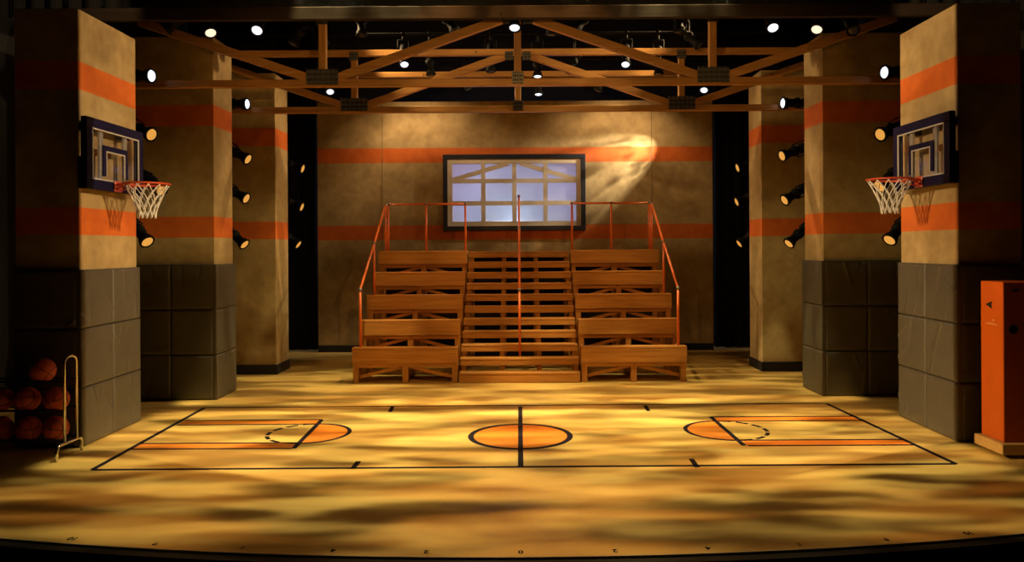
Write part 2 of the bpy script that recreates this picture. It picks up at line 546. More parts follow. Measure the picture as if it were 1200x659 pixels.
pts = [(x, front_y(x)) for x in [i * 0.3 - 6.6 for i in range(45)]]
fl = MB()
fl.poly(pts + [(6.6, 15.4), (-6.6, 15.4)], -0.12, 0.0)
floor = fl.build('floor', M_floor)
tag(floor, kind='structure')

edge = MB()
inner = [(x, front_y(x) - 0.004) for x in [i * 0.3 - 6.6 for i in range(45)]]
outer = [(x, front_y(x) - 0.10) for x in [i * 0.3 - 6.6 for i in range(45)]]
edge.poly(inner + list(reversed(outer)), -0.9, -0.015)
tag(edge.build('trim_1', M_black), kind='structure')
nose = MB()
inner = [(x, front_y(x) - 0.001) for x in [i * 0.3 - 6.6 for i in range(45)]]
outer = [(x, front_y(x) - 0.012) for x in [i * 0.3 - 6.6 for i in range(45)]]
nose.poly(inner + list(reversed(outer)), -0.014, 0.001)
tag(nose.build('trim_2', M_lightline), kind='structure')
pit = MB().box((-7, -1.5, -0.95), (7, 5.9, -0.9))
tag(pit.build('floor_2', M_black), kind='structure')
tag(MB().box((-6.8, -1.5, -0.95), (-6.6, 15.6, 7.4)).build('wall_left', M_black), kind='structure')
tag(MB().box((6.6, -1.5, -0.95), (6.8, 15.6, 7.4)).build('wall_right', M_black), kind='structure')
tag(MB().box((-6.8, -1.5, 7.4), (6.8, 15.6, 7.6)).build('ceiling', M_black), kind='structure')
tag(MB().box((-6.8, 15.4, -0.95), (6.8, 15.6, 7.4)).build('wall_rear', M_black), kind='structure')

# painted back wall with an opening for the window
WX0, WX1, WZ0, WZ1 = -1.36, 1.20, 2.42, 3.70
BX0, BX1, BY, BZ = -3.87, 3.74, 14.7, 4.82
bw = MB()
bw.box((BX0, BY, 0), (WX0, BY + 0.06, BZ))
bw.box((WX1, BY, 0), (BX1, BY + 0.06, BZ))
bw.box((WX0, BY, 0), (WX1, BY + 0.06, WZ0))
bw.box((WX0, BY, WZ1), (WX1, BY + 0.06, BZ))
tag(bw.build('wall_back', M_scene), kind='structure')
tag(MB().box((BX0, BY - 0.025, 0), (BX1, BY - 0.001, 0.13), 0.004).build('baseboard_back', M_wframe), kind='structure')
sm = MB()
for x in (-2.62, 2.57):
    sm.box((x - 0.006, BY - 0.004, 0.13), (x + 0.006, BY - 0.0005, 4.8))
tag(sm.build('trim_3', plain('tan_seam', (0.20, 0.14, 0.07), 0.8)), kind='structure')

# window
win = empty('window_1', (-0.08, BY, 2.33))
tag(win, kind='structure')
f = MB()
ox0, ox1, oz0, oz1 = -1.45, 1.29, 2.325, 3.79
for lo, hi in (((ox0, 0, oz1 - 0.088), (ox1, 0, oz1)), ((ox0, 0, oz0), (ox1, 0, oz0 + 0.088)),
               ((ox0, 0, oz0 + 0.088), (ox0 + 0.088, 0, oz1 - 0.088)), ((ox1 - 0.088, 0, oz0 + 0.088), (ox1, 0, oz1 - 0.088))):
    f.box((lo[0], BY - 0.05, lo[2]), (hi[0], BY - 0.001, hi[2]), 0.004)
f.build('window_frame', M_wframe, win)
ix0, ix1, iz0, iz1 = ox0 + 0.088, ox1 - 0.088, oz0 + 0.088, oz1 - 0.088
c = MB()
cw = 0.088
c.box((ix0, BY - 0.03, iz1 - cw), (ix1, BY - 0.002, iz1)); c.box((ix0, BY - 0.03, iz0), (ix1, BY - 0.002, iz0 + cw))
c.box((ix0, BY - 0.03, iz0 + cw), (ix0 + cw, BY - 0.002, iz1 - cw)); c.box((ix1 - cw, BY - 0.03, iz0 + cw), (ix1, BY - 0.002, iz1 - cw))
c.build('casing', M_case, win)
gx0, gx1, gz0, gz1 = ix0 + cw, ix1 - cw, iz0 + cw, iz1 - cw
mu = MB()
mw = 0.084
vx = [gx0 + (gx1 - gx0) * t for t in (0.25, 0.5, 0.75)]
hz = [gz0 + (gz1 - gz0) * t for t in (0.315, 0.70)]
for x in vx: mu.box((x - mw / 2, BY - 0.026, gz0), (x + mw / 2, BY + 0.004, gz1))
for z in hz: mu.box((gx0, BY - 0.024, z - mw / 2), (gx1, BY + 0.002, z + mw / 2))
mu.build('muntin', M_case, win)
xm = vx[1]
for s, xe in ((-1, gx0), (1, gx1)):
    dg = MB()
    dg.beam((xm + s * 0.12, BY - 0.012, gz1 + 0.0), (xe, BY - 0.012, hz[1] + 0.02), 0.022, 0.085, 0.0)
    dg.build('gable_bar', M_case, win)
for i in range(4):
    for j in range(3):
        xs = [gx0] + vx + [gx1]; zs = [gz0] + hz + [gz1]
        MB().box((xs[i] + 0.002, BY + 0.008, zs[j] + 0.002), (xs[i + 1] - 0.002, BY + 0.014, zs[j + 1] - 0.002)).build('pane', M_pane, win)
def bulb(loc, power, col, r=0.1):
    d = bpy.data.lights.new('window_backlight', 'POINT'); d.energy = power; d.color = col; d.shadow_soft_size = r
    o = bpy.data.objects.new('window_backlight', d); COL.objects.link(o); o.location = loc
bulb((-0.12, BY + 0.30, 2.52), 80, (0.66, 0.84, 1.0))
bulb((-1.0, BY + 0.55, 3.2), 34, (0.76, 0.58, 1.0))
bulb((0.9, BY + 0.55, 3.2), 34, (0.76, 0.58, 1.0))

# ------------------------------------------------------------------ floor markings (paint on the boards: parts of the floor)
def fp(x, y):
    xr = x - CX - ROLL * (y - CY); yr = y - CY + ROLL * (x - CX)
    Y = CAMZ * F / yr
    return Vector((xr * Y / F, Y))


Z0, Z1, Z2 = 0.0006, 0.0016, 0.0026
def strip(name, a, b, wd, mat, z=Z1):
    a, b = Vector(a), Vector(b)
    d = (b - a).normalized(); n = Vector((-d.y, d.x)) * wd / 2
    return MB().poly([a - n, b - n, b + n, a + n], 0.0002, z).build(name, mat, floor)


def ring(name, c, r0, r1, a0, a1, mat, z=Z1, n=64, ry=1.0):
    p = [(c[0] + r1 * math.cos(a0 + (a1 - a0) * i / n), c[1] + r1 * ry * math.sin(a0 + (a1 - a0) * i / n)) for i in range(n + 1)]
    q = [(c[0] + r0 * math.cos(a0 + (a1 - a0) * i / n), c[1] + r0 * ry * math.sin(a0 + (a1 - a0) * i / n)) for i in range(n + 1)]
    bm = MB()
    for i in range(n):
        bm.poly([q[i], p[i], p[i + 1], q[i + 1]], 0.0002, z)
    return bm.build(name, mat, floor)


A, B, C, D = fp(108, 551), fp(240, 478), fp(968, 473), fp(1120, 544)
strip('court_line', A, B, 0.05, M_line); strip('court_line', B, C, 0.035, M_line)
strip('court_line', C, D, 0.05, M_line); strip('court_line', D, A, 0.05, M_line)
ymid = (fp(609, 477).y, fp(610, 548).y)
strip('court_line', (0.005, ymid[0]), (0.005, ymid[1]), 0.05, M_line, Z2)
cc = (0.005, fp(609, 511).y)
MB().poly([(cc[0] + 0.53 * math.cos(t * PI / 32), cc[1] + 0.53 * math.sin(t * PI / 32)) for t in range(64)], 0.0002, Z0).build('centre_circle', M_obnd, floor)
ring('centre_circle_outline', cc, 0.495, 0.555, 0, 2 * PI, M_line)
for a, b in (((460, 477), (457, 483)), ((756, 475.5), (760, 482)), ((413, 550), (420, 541)), ((817, 548), (810, 538))):
    strip('court_tick', fp(*a), fp(*b), 0.05, M_line)
# keys
for sgn, up0, up1, lo0, lo1, ft0, ft1, ctr, rad in (
        (-1, (212, 496), (375, 494.5), (158, 523.5), (345, 522.5), (377, 492.5), (344, 526), (361.5, 508.5), 0.43),
        (1, (1008, 490.5), (836, 491.5), (1066, 518.5), (873, 519.5), (833, 489), (872, 522.5), (853, 506), 0.43)):
    for a, b in ((up0, up1), (lo0, lo1)):
        P0, P1 = fp(*a), fp(*b)
        strip('key_band', P0, P1, 0.22, M_obnd, Z0)
        d = (P1 - P0).normalized(); nrm = Vector((-d.y, d.x))
        for s in (-1, 1):
            strip('key_line', P0 + nrm * 0.11 * s, P1 + nrm * 0.11 * s, 0.042, M_line)
    P0, P1 = fp(*ft0), fp(*ft1)
    strip('free_throw_line', P0, P1, 0.05, M_line, Z2)
    c0 = (P0 + P1) / 2
    base = math.atan2((P1 - P0).y, (P1 - P0).x)
    # the half towards midcourt is solid orange, the other is dashed
    a0 = base if sgn < 0 else base - PI
    out = []
    c_ = c0
    MB().poly([(c_.x + rad * math.cos(a0 + PI * i / 32), c_.y + rad * math.sin(a0 + PI * i / 32)) for i in range(33)], 0.0002, Z0).build('free_throw_circle', M_obnd, floor)
    ring('free_throw_outline', c_, rad - 0.02, rad + 0.025, a0, a0 + PI, M_line)
    for k in range(7):
        ring('free_throw_dash', c_, rad - 0.022, rad + 0.022, a0 + PI + PI * (k + 0.12) / 7, a0 + PI + PI * (k + 0.84) / 7, M_line, Z1, 6)

# numbers along the front edge, facing upstage
def digits(txt, x):
    cu = bpy.data.curves.new('spike_number', 'FONT')
    cu.body = txt; cu.size = 0.07; cu.align_x = 'CENTER'; cu.align_y = 'CENTER'; cu.extrude = 0.0005; cu.offset = 0.002
    o = bpy.data.objects.new('spike_number', cu)
    me = bpy.data.meshes.new_from_object(o)
    bpy.data.objects.remove(o)
    me.materials.clear(); me.materials.append(M_line)
    o = bpy.data.objects.new('edge_number', me); COL.objects.link(o)
    o.location = (x, front_y(x) + 0.075, 0.001)
    o.rotation_euler = (0, 0, PI + 0.055 * x)
    o.parent = floor
digits('0', 0)
for k in range(1, 6):
    digits(str(2 * k), -0.62 * k); digits(str(2 * k), 0.62 * k)

# ------------------------------------------------------------------ columns with padding
def pad(u0, u1, z0, z1, place, parent, seed, thick=0.05):
    """padded mat; place(u, z, d) gives the world point d in front of the face"""
    r = random.Random(seed)
    n = 40
    folds = []
    for _ in range(r.choice((1, 2, 3, 3))):
        e = r.choice('tblr')
        q = r.uniform(0.1, 0.9)
        if e in 'tb':
            s = Vector((q, 1 if e == 't' else 0)); d = Vector((r.uniform(-0.5, 0.5), -1 if e == 't' else 1))
        else:
            s = Vector((0 if e == 'l' else 1, q)); d = Vector((1 if e == 'l' else -1, r.uniform(0.6, 1.4) * r.choice((-1, 1))))
        folds.append((s, d.normalized(), r.uniform(0.35, 0.8), r.uniform(0.5, 1.0) * r.choice((1, 1, -1))))
    bm = MB().bm
    mb = MB(); mb.bm = bm
    g = []
    W, H = u1 - u0, z1 - z0
    gap = 0.003
    for j in range(n + 1):
        row = []
        for i in range(n + 1):
            a, b = i / n, j / n
            ed = min(a * W, (1 - a) * W, b * H, (1 - b) * H)
            puff = 1 - math.exp(-ed / 0.010)
            d = thick * (0.74 + 0.26 * puff)
            d += 0.006 * mnoise.noise(Vector((a * 2.2 + seed, b * 2.2, 0))) * puff
            for s, dr, L, amp in folds:
                v = Vector((a, b)) - s
                t = v.dot(dr)
                if 0 < t < L:
                    q = abs(v.x * dr.y - v.y * dr.x)
                    wv = 0.024 + 0.03 * t
                    d += amp * 0.020 * math.exp(-(q / wv) ** 2) * (1 - t / L) * min(1, puff * 1.2)
            row.append(bm.verts.new(place(u0 + gap + a * (W - 2 * gap), z0 + gap + b * (H - 2 * gap), d)))
        g.append(row)
    for j in range(n):
        for i in range(n):
            fc = bm.faces.new((g[j][i], g[j][i + 1], g[j + 1][i + 1], g[j + 1][i])); fc.smooth = True
    loop = [(i, 0) for i in range(n)] + [(n, j) for j in range(n)] + [(i, n) for i in range(n, 0, -1)] + [(0, j) for j in range(n, 0, -1)]
    back = []
    for i, j in loop:
        back.append(bm.verts.new(place(u0 + gap + i / n * (W - 2 * gap), z0 + gap + j / n * (H - 2 * gap), 0.001)))
    m = len(loop)
    for k in range(m):
        a, b = loop[k], loop[(k + 1) % m]
        bm.faces.new((g[a[1]][a[0]], back[k], back[(k + 1) % m], g[b[1]][b[0]]))
    bm.faces.new(back)
    mb.build('wall_pad', M_pad, parent)


def column(side, xi, xo, y0, y1, zt, padded, label, seed):
    root = empty('scenic_column', (side * (xi + xo) / 2, (y0 + y1) / 2, 0))
    tag(root, label, 'column', 'painted scenic columns')
    lo, hi = sorted((side * xi, side * xo))
    MB().box((lo, y0, 0), (hi, y1, zt), 0.006).build('column_shaft', M_scene, root)
    if padded is None:
        b = MB()
        b.box((lo - 0.0, y0 - 0.02, 0), (hi, y0 - 0.0005, 0.15), 0.003)
        x_in = side * xi
        e = -side * 0.02
        a_, b_ = sorted((x_in, x_in + e))
        b.box((a_ + (0.0005 if side < 0 else 0), y0 - 0.02, 0), (b_ - (0.0005 if side > 0 else 0), y1, 0.15), 0.003)
        b.build('baseboard', M_wframe, root)
        return root
    nin, fronts = padded
    hs = [0.0, 0.6, 1.2, 1.80]
    for r_ in range(3):
        for k in range(nin):
            a0 = y0 - 0.05 + (y1 - y0 + 0.05) * k / nin; a1 = y0 - 0.05 + (y1 - y0 + 0.05) * (k + 1) / nin
            pad(a0, a1, hs[r_] + 0.001, hs[r_ + 1], lambda u, z, d: Vector((side * (xi - d), u, z)), root, seed + r_ * 7 + k)
        for k in range(len(fronts) - 1):
            pad(fronts[k], fronts[k + 1], hs[r_] + 0.001, hs[r_ + 1], lambda u, z, d: Vector((side * u, y0 - d, z)), root, seed + 50 + r_ * 5 + k)
    return root


for side, nm in ((-1, 'left'), (1, 'right')):
    column(side, 4.47, 5.12, 7.76, 8.92, 4.46, (2, [4.47, 5.12]), {
        -1: 'tall tan banded column nearest the ball rack, carrying a backboard',
        1: 'tall tan banded column beside the orange cabinet, carrying a backboard'}[side], 100 + 37 * side)
    column(side, 4.05, 5.30, 10.15, 10.8, 4.83, (1, [4.05, 4.62, 5.20]), {
        -1: 'tan banded column with grey pads, just behind the left hoop column',
        1: 'tan banded column with grey pads, just behind the right hoop column'}[side], 300 + 41 * side)
    column(side, 3.87, 5.00, 12.15, 12.8, 4.80, None, {
        -1: 'unpadded tan banded column with navy baseboard, left of the bleachers',
        1: 'unpadded tan banded column with navy baseboard, right of the bleachers'}[side], 500)

# header beam and black masking
hd = MB().box((-5.4, 8.98, 4.70), (5.4, 9.06, 4.85), 0.006).build('header_beam', M_header)
tag(hd, 'dark brown header beam running across the top of the stage', 'beam')


def drape(name, x0, x1, y, z0, z1, label, axis='x', depth=0.05, pitch=0.22):
    bm = MB()
    n = max(8, int((x1 - x0) / 0.05))
    for sgn in (0,):
        rows = []
        for off in (0.0, 0.012):
            r0, r1 = [], []
            for i in range(n + 1):
                u = x0 + (x1 - x0) * i / n
                d = y + depth * math.sin(2 * PI * u / pitch) * (0.7 + 0.3 * math.sin(u * 3.1)) + off
                p = (u, d) if axis == 'x' else (d, u)
                r0.append(bm.bm.verts.new((p[0], p[1], z0))); r1.append(bm.bm.verts.new((p[0], p[1], z1)))
            rows.append((r0, r1))
        (a0, a1), (b0, b1) = rows
        for i in range(n):
            f1 = bm.bm.faces.new((a0[i], a0[i + 1], a1[i + 1], a1[i])); f2 = bm.bm.faces.new((b0[i + 1], b0[i], b1[i], b1[i + 1]))
            f1.smooth = f2.smooth = True
            bm.bm.faces.new((a0[i + 1], a0[i], b0[i], b0[i + 1])); bm.bm.faces.new((a1[i], a1[i + 1], b1[i + 1], b1[i]))
        bm.bm.faces.new((a0[0], a1[0], b1[0], b0[0])); bm.bm.faces.new((a0[n], b0[n], b1[n], a1[n]))
    o = bm.build(name, M_drape)
    tag(o, label, 'curtain')
    return o


drape('border_curtain', -6.5, 6.5, 9.14, 4.80, 7.35, 'black border curtain hanging above the header beam')
drape('masking_curtain', -6.5, -3.95, 15.05, 0.01, 7.35, 'black masking curtain filling the gap left of the back wall')
drape('masking_curtain', 3.85, 6.5, 15.05, 0.01, 7.35, 'black masking curtain filling the gap right of the back wall')

# ------------------------------------------------------------------ roof trusses
def gusset(parent, cx, y, cz, wd, ht):
    p = MB().box((cx - wd / 2, y - 0.006, cz - ht / 2), (cx + wd / 2, y, cz + ht / 2)).build('gusset_plate', M_steel, parent)
    t = MB()
    r = random.Random(int(cx * 100 + cz * 10))
    n = max(4, int(wd / 0.022))
    for i in range(n):
        x = cx - wd / 2 + (i + 0.5) * wd / n
        k = max(3, int(ht / 0.05))
        for j in range(k):
            z = cz - ht / 2 + (j + 0.5) * ht / k
            if i == 0: t.box((cx - wd / 2, y - 0.0085, z - 0.002), (cx + wd / 2, y - 0.0055, z + 0.002))
            h = 0.018 * r.uniform(0.5, 1.3) if i % 3 else ht / k * 0.62
            t.box((x - 0.003, y - 0.010, z - h), (x + 0.003, y - 0.0055, z + h))
    t.build('plate_teeth', M_tooth, p)


def truss(y, half, label, X=2.45):
    root = empty('roof_truss', (0, y, 4.03))
    tag(root, label, 'roof truss', 'timber roof trusses')
    zb, zt, th = 4.075, 4.925, 0.09
    MB().box((-half, y - 0.045, zb - th / 2), (half, y + 0.045, zb + th / 2), 0.004).build('bottom_chord', M_truss, root)
    MB().box((-half, y - 0.045, zt - th / 2), (half, y + 0.045, zt + th / 2), 0.004).build('top_chord', M_truss, root)
    for x in (-X, 0, X):
        MB().box((x - 0.045, y - 0.044, zb + th / 2), (x + 0.045, y + 0.044, zt - th / 2), 0.004).build('king_post' if x == 0 else 'post', M_trussv, root)
    for s in (-1, 1):
        MB().beam((s * (X - 0.14), y, zb + 0.055), (s * 0.20, y, zt - 0.055), 0.08, 0.105).build('diagonal', M_truss, root)
        MB().beam((s * (X + 0.14), y, zb + 0.055), (s * (half if half < 4.6 else 4.75), y, zt - 0.06 if half >= 4.6 else zb + 0.055 + (half - X - 0.14) * 0.345), 0.08, 0.105).build('diagonal', M_truss, root)
        gusset(root, s * X, y - 0.045, zb + 0.075, 0.40, 0.19)
        gusset(root, s * X, y - 0.045, zt - 0.05, 0.14, 0.13)
        gusset(root, s * 0.13, y - 0.045, zt - 0.06, 0.12, 0.13)
    gusset(root, 0, y - 0.045, zb + 0.05, 0.15, 0.15)
    return root


truss(9.6, 5.25, 'nearer timber truss with nail plates, crossing in front of the padded columns')
truss(11.45, 4.9, 'farther timber truss with nail plates, crossing just above the back wall stripe')
bt = MB()
bt.box((-3.6, 12.85, 4.88), (3.6, 12.93, 4.97), 0.004)
tag(bt.build('timber_beam', M_truss), 'plain timber beam high behind both roof trusses', 'beam')

# ------------------------------------------------------------------ lighting pipes and lanterns
def pipe(a, b, label, name='lighting_pipe', cat='pipe', grp='overhead lighting pipes'):
    o = MB().tube([a, b], 0.024, 12).build(name, M_lamp)
    tag(o, label, cat, grp)


PIPES = [(9.36, 5.12), (10.6, 5.22), (12.2, 5.42), (13.4, 5.32)]
for (y, z), t in zip(PIPES, ('first black lighting pipe, just behind the header beam', 'second black lighting pipe, between the two trusses',
                             'third black lighting pipe, behind the farther truss', 'rearmost black lighting pipe, near the back wall')):
    pipe((-6.6, y, z), (6.6, y, z), t)
for s, nm in ((-1, 'left'), (1, 'right')):
    for (x, y), t in zip(((4.90, 9.45), (4.48, 11.4), (4.30, 13.5)), ('behind the hoop column', 'behind the rear padded column', 'behind the unpadded column')):
        root = empty('boom_stand', (s * x, y, 0))
        tag(root, f'black vertical lighting boom {t} on the {nm} side', 'lighting boom', 'black lighting booms')
        MB().tube([(s * x, y, 0.03), (s * x, y, 4.6)], 0.024, 12).build('pipe', M_lamp, root)
        MB().lathe([(0.02, 0.10), (0.05, 0.09), (0.06, 0.04), (0.17, 0.03), (0.18, 0.0)], Matrix.Translation((s * x, y, 0)), 24).build('base_plate', M_lamp, root)


def lantern(lens, direction, mount, label, group, glowmat, size=1.0, kind='long'):
    """profile spotlight: barrel, lamp house, lens, colour frame, yoke and clamp"""
    d = Vector(direction).normalized()
    L = 0.30 * size
    piv = Vector(lens) - d * L
    root = empty('stage_spotlight', mount)
    tag(root, label, 'stage light', group)
    M = d.to_track_quat('Z', 'Y').to_matrix().to_4x4()
    M.translation = piv
    s = size
    MB().lathe([(0.035 * s, -0.30 * s), (0.07 * s, -0.28 * s), (0.085 * s, -0.14 * s), (0.085 * s, -0.10 * s), (0.060 * s, -0.08 * s), (0.060 * s, -0.02 * s),
                (0.092 * s, 0.0), (0.092 * s, 0.05 * s), (0.072 * s, 0.07 * s), (0.072 * s, 0.20 * s), (0.094 * s, 0.22 * s), (0.094 * s, 0.305 * s),
                (0.086 * s, 0.305 * s), (0.084 * s, 0.285 * s)], M, 20, True, True).build('lantern_body', M_lamp, root)
    prof = [(0.082 * s * math.cos(a), 0.288 * s + 0.02 * s * math.sin(a)) for a in [PI / 2 * k / 5 for k in range(5)]] + [(0.004 * s, 0.308 * s)]
    MB().lathe(prof, M, 20).build('lens', glowmat, root)
    fr = MB()
    for a in range(8):
        A_, B_ = 2 * PI * a / 8 + PI / 8, 2 * PI * (a + 1) / 8 + PI / 8
        p = [M @ Vector((0.104 * s * math.cos(q), 0.104 * s * math.sin(q), z * s)) for z in (0.27, 0.30) for q in (A_, B_)]
        fr.tube([(p[0] + p[2]) / 2, (p[1] + p[3]) / 2], 0.012 * s, 6)
    fr.build('colour_frame', M_lamp, root)
    up = (Vector(mount) - piv)
    if up.length < 0.05: up = Vector((0, 0, 0.1))
    sd = d.cross(up)
    if sd.length < 1e-3: sd = d.orthogonal()
    sd.normalize()
    hub = piv + up * 0.72
    MB().tube([piv + sd * 0.085 * s, piv + sd * 0.115 * s, hub + sd * 0.115 * s, hub - sd * 0.115 * s, piv - sd * 0.115 * s, piv - sd * 0.085 * s], 0.011, 8).build('yoke', M_lamp, root)
    cl = MB().tube([hub, mount], 0.02, 8)
    cl.sphere(mount, 0.042, 12)
    cl.build('clamp', M_lamp, root)
    ks = MB()
    ks.tube([M @ Vector((0.06 * s, 0, 0.02 * s)), M @ Vector((0.135 * s, 0, 0.02 * s))], 0.006, 6)
    ks.build('shutter_knob', M_lamp, root)
    return root


def side_set(side, plane_y, pipe_x, lens_px, frame):
    nm = 'left' if side < 0 else 'right'
    names = ('topmost', 'second', 'third', 'lowest') if len(lens_px) == 4 else ('topmost', 'middle', 'lowest')
    for k, (px, py, dr) in enumerate(lens_px):
        lens = at(px, py, plane_y)
        d = Vector((-side * dr[0], dr[1] * 0.6, dr[2])).normalized()
        white = dr[3]
        lit = 'white-lit' if white else 'amber-lit'
        mount = Vector((side * pipe_x, plane_y + 0.1, (lens - d * 0.30).z + 0.12))
        lantern(lens, d, mount, f'{lit} black spotlight, {names[k]} on the boom {frame} on the {nm} side', 'boom spotlights at the sides',
                M_white if white else M_amber, 0.86)
        if dr[4]:
            spot('boom_beam', lens + d * 0.03, lens + d * 3, dr[4], (0.9, 0.93, 1.0) if white else AMB, 36, 0.5, 0.06)


WH, AM = True, False
B1 = lambda p: (0.8, -0.45, -0.1, WH, p)
side_set(-1, 9.35, 4.90, [(178, 89, (0.9, -0.42, -0.08, WH, 40)), (178, 158, (0.74, -0.58, -0.28, AM, 60)), (190, 223, (0.66, -0.60, -0.42, AM, 60)), (173, 284, (0.60, -0.60, -0.55, AM, 60))], 'behind the hoop column')
side_set(1, 9.35, 4.90, [(1036, 85, (0.9, -0.42, -0.08, WH, 40)), (1031, 158, (0.74, -0.58, -0.28, AM, 60)), (1030, 219, (0.66, -0.60, -0.42, AM, 60)), (1042, 282, (0.60, -0.60, -0.55, AM, 60))], 'behind the hoop column')
side_set(-1, 11.3, 4.48, [(290, 122, (0.95, -0.3, -0.05, WH, 30)), (291, 187, (0.82, -0.35, -0.45, AM, 50)), (289, 233, (0.82, -0.38, -0.42, AM, 50)), (287, 287, (0.74, -0.40, -0.60, AM, 50))], 'behind the rear padded column')
side_set(1, 11.3, 4.48, [(917, 121, (0.95, -0.3, -0.05, WH, 30)), (916, 183, (0.82, -0.42, -0.30, AM, 50)), (919, 235, (0.78, -0.42, -0.42, AM, 50)), (924, 286, (0.70, -0.45, -0.60, AM, 50))], 'behind the rear padded column')
side_set(-1, 13.4, 4.30, [(355, 198, (0.9, -0.15, -0.3, AM, 60)), (354, 243, (0.9, -0.15, -0.35, AM, 60)), (350, 287, (0.82, -0.2, -0.55, AM, 60))], 'behind the unpadded column')
side_set(1, 13.4, 4.30, [(864, 197, (0.9, -0.15, -0.3, AM, 60)), (863, 237, (0.9, -0.15, -0.35, AM, 60)), (866, 286, (0.82, -0.2, -0.55, AM, 60))], 'behind the unpadded column')

# overhead lanterns: pixel of the lens, pipe, aim, state
OV = [
    (194, 35, 0, (-0.6, -0.2, -0.6), 'd', 'unlit spotlight over the left padded column top, outermost on the first pipe'),
    (247, 39, 0, (0.35, -0.75, -0.7), 'w', 'warm-lit spotlight on the first pipe in front of the left padded column top'),
    (301, 36, 0, (0.05, -0.85, -0.55), 'c', 'white-lit spotlight on the first pipe, right of the left padded column'),
    (603, 33, 0, (0.0, -0.65, -0.75), 'c', 'white-lit spotlight on the first pipe over the centre king post'),
    (906, 33, 0, (-0.05, -0.85, -0.6), 'c', 'white-lit spotlight on the first pipe, left of the right padded column'),
    (957, 35, 0, (-0.35, -0.75, -0.7), 'w', 'warm-lit spotlight on the first pipe in front of the right padded column top'),
    (1000, 36, 0, (-0.1, -0.9, -0.5), 'd', 'unlit spotlight over the right padded column, outermost on the first pipe'),
    (343, 52, 1, (-0.4, -0.35, -0.85), 'd', 'unlit spotlight on the second pipe left of the left truss post'),
    (380, 53, 1, (0.45, -0.3, -0.8), 'd', 'unlit spotlight on the second pipe right beside the left truss post'),
    (424, 42, 1, (0.05, -0.22, -0.95), 'd', 'unlit spotlight hanging straight down between the left posts on the second pipe'),
    (534, 37, 1, (0.55, -0.12, -0.8), 'd', 'unlit tilted spotlight above the left diagonal of the nearer truss'),
    (646, 41, 1, (0.0, -0.12, -0.98), 'd', 'unlit spotlight hanging straight down just right of the king post'),
    (674, 36, 1, (-0.6, -0.2, -0.75), 'd', 'unlit tilted spotlight above the right diagonal of the nearer truss'),
    (796, 38, 1, (0.0, -0.2, -0.97), 'd', 'unlit spotlight hanging straight down above the right post of the farther truss'),
    (820, 53, 1, (0.6, -0.4, -0.6), 'd', 'unlit spotlight on the second pipe beside the right truss post'),
    (474, 76, 2, (0.1, -0.75, -0.65), 'c', 'white-lit spotlight on the third pipe under the left diagonal of the nearer truss'),
    (733, 76, 2, (-0.1, -0.75, -0.65), 'c', 'white-lit spotlight on the third pipe under the right diagonal of the nearer truss'),
    (630, 90, 2, (0.0, -0.3, -0.95), 'c', 'white-lit spotlight on the third pipe just above the nearer bottom chord'),
    (664, 84, 2, (-0.55, -0.15, -0.8), 'd', 'unlit tilted spotlight on the third pipe behind the farther right diagonal'),
    (505, 88, 2, (0.1, -0.1, -0.98), 'd', 'unlit spotlight on the third pipe behind the left farther diagonal'),
    (575, 84, 2, (0.0, -0.1, -0.98), 'd', 'unlit spotlight on the third pipe just left of the king post'),
    (772, 87, 2, (0.0, -0.1, -0.98), 'd', 'unlit spotlight on the third pipe left of the right farther post'),
    (387, 108, 3, (0.15, -0.75, -0.6), 'c', 'white-lit spotlight on the rearmost pipe, left end under the nearer chord'),
    (631, 111, 3, (0.0, -0.35, -0.92), 'c', 'white-lit spotlight on the rearmost pipe just above the back wall, right of the king post'),
    (825, 106, 3, (-0.15, -0.75, -0.6), 'c', 'white-lit spotlight on the rearmost pipe, right end under the nearer chord'),
    (700, 106, 3, (-0.5, -0.2, -0.8), 'd', 'unlit tilted spotlight on the rearmost pipe, right of centre'),
    (550, 104, 3, (0.5, -0.2, -0.8), 'd', 'unlit tilted spotlight on the rearmost pipe, left of centre'),
]
for px, py, row, d, st, label in OV:
    y, z = PIPES[row]
    dv = Vector((d[0], d[1] * 0.62, d[2])).normalized()
    lens = at(px, py, y - 0.05)
    piv = lens - dv * 0.23
    mount = Vector((piv.x, y, z))
    lantern(lens, dv, mount, label, 'overhead spotlights', {'c': M_white, 'w': M_warmw, 'd': M_dlens}[st], 0.76)

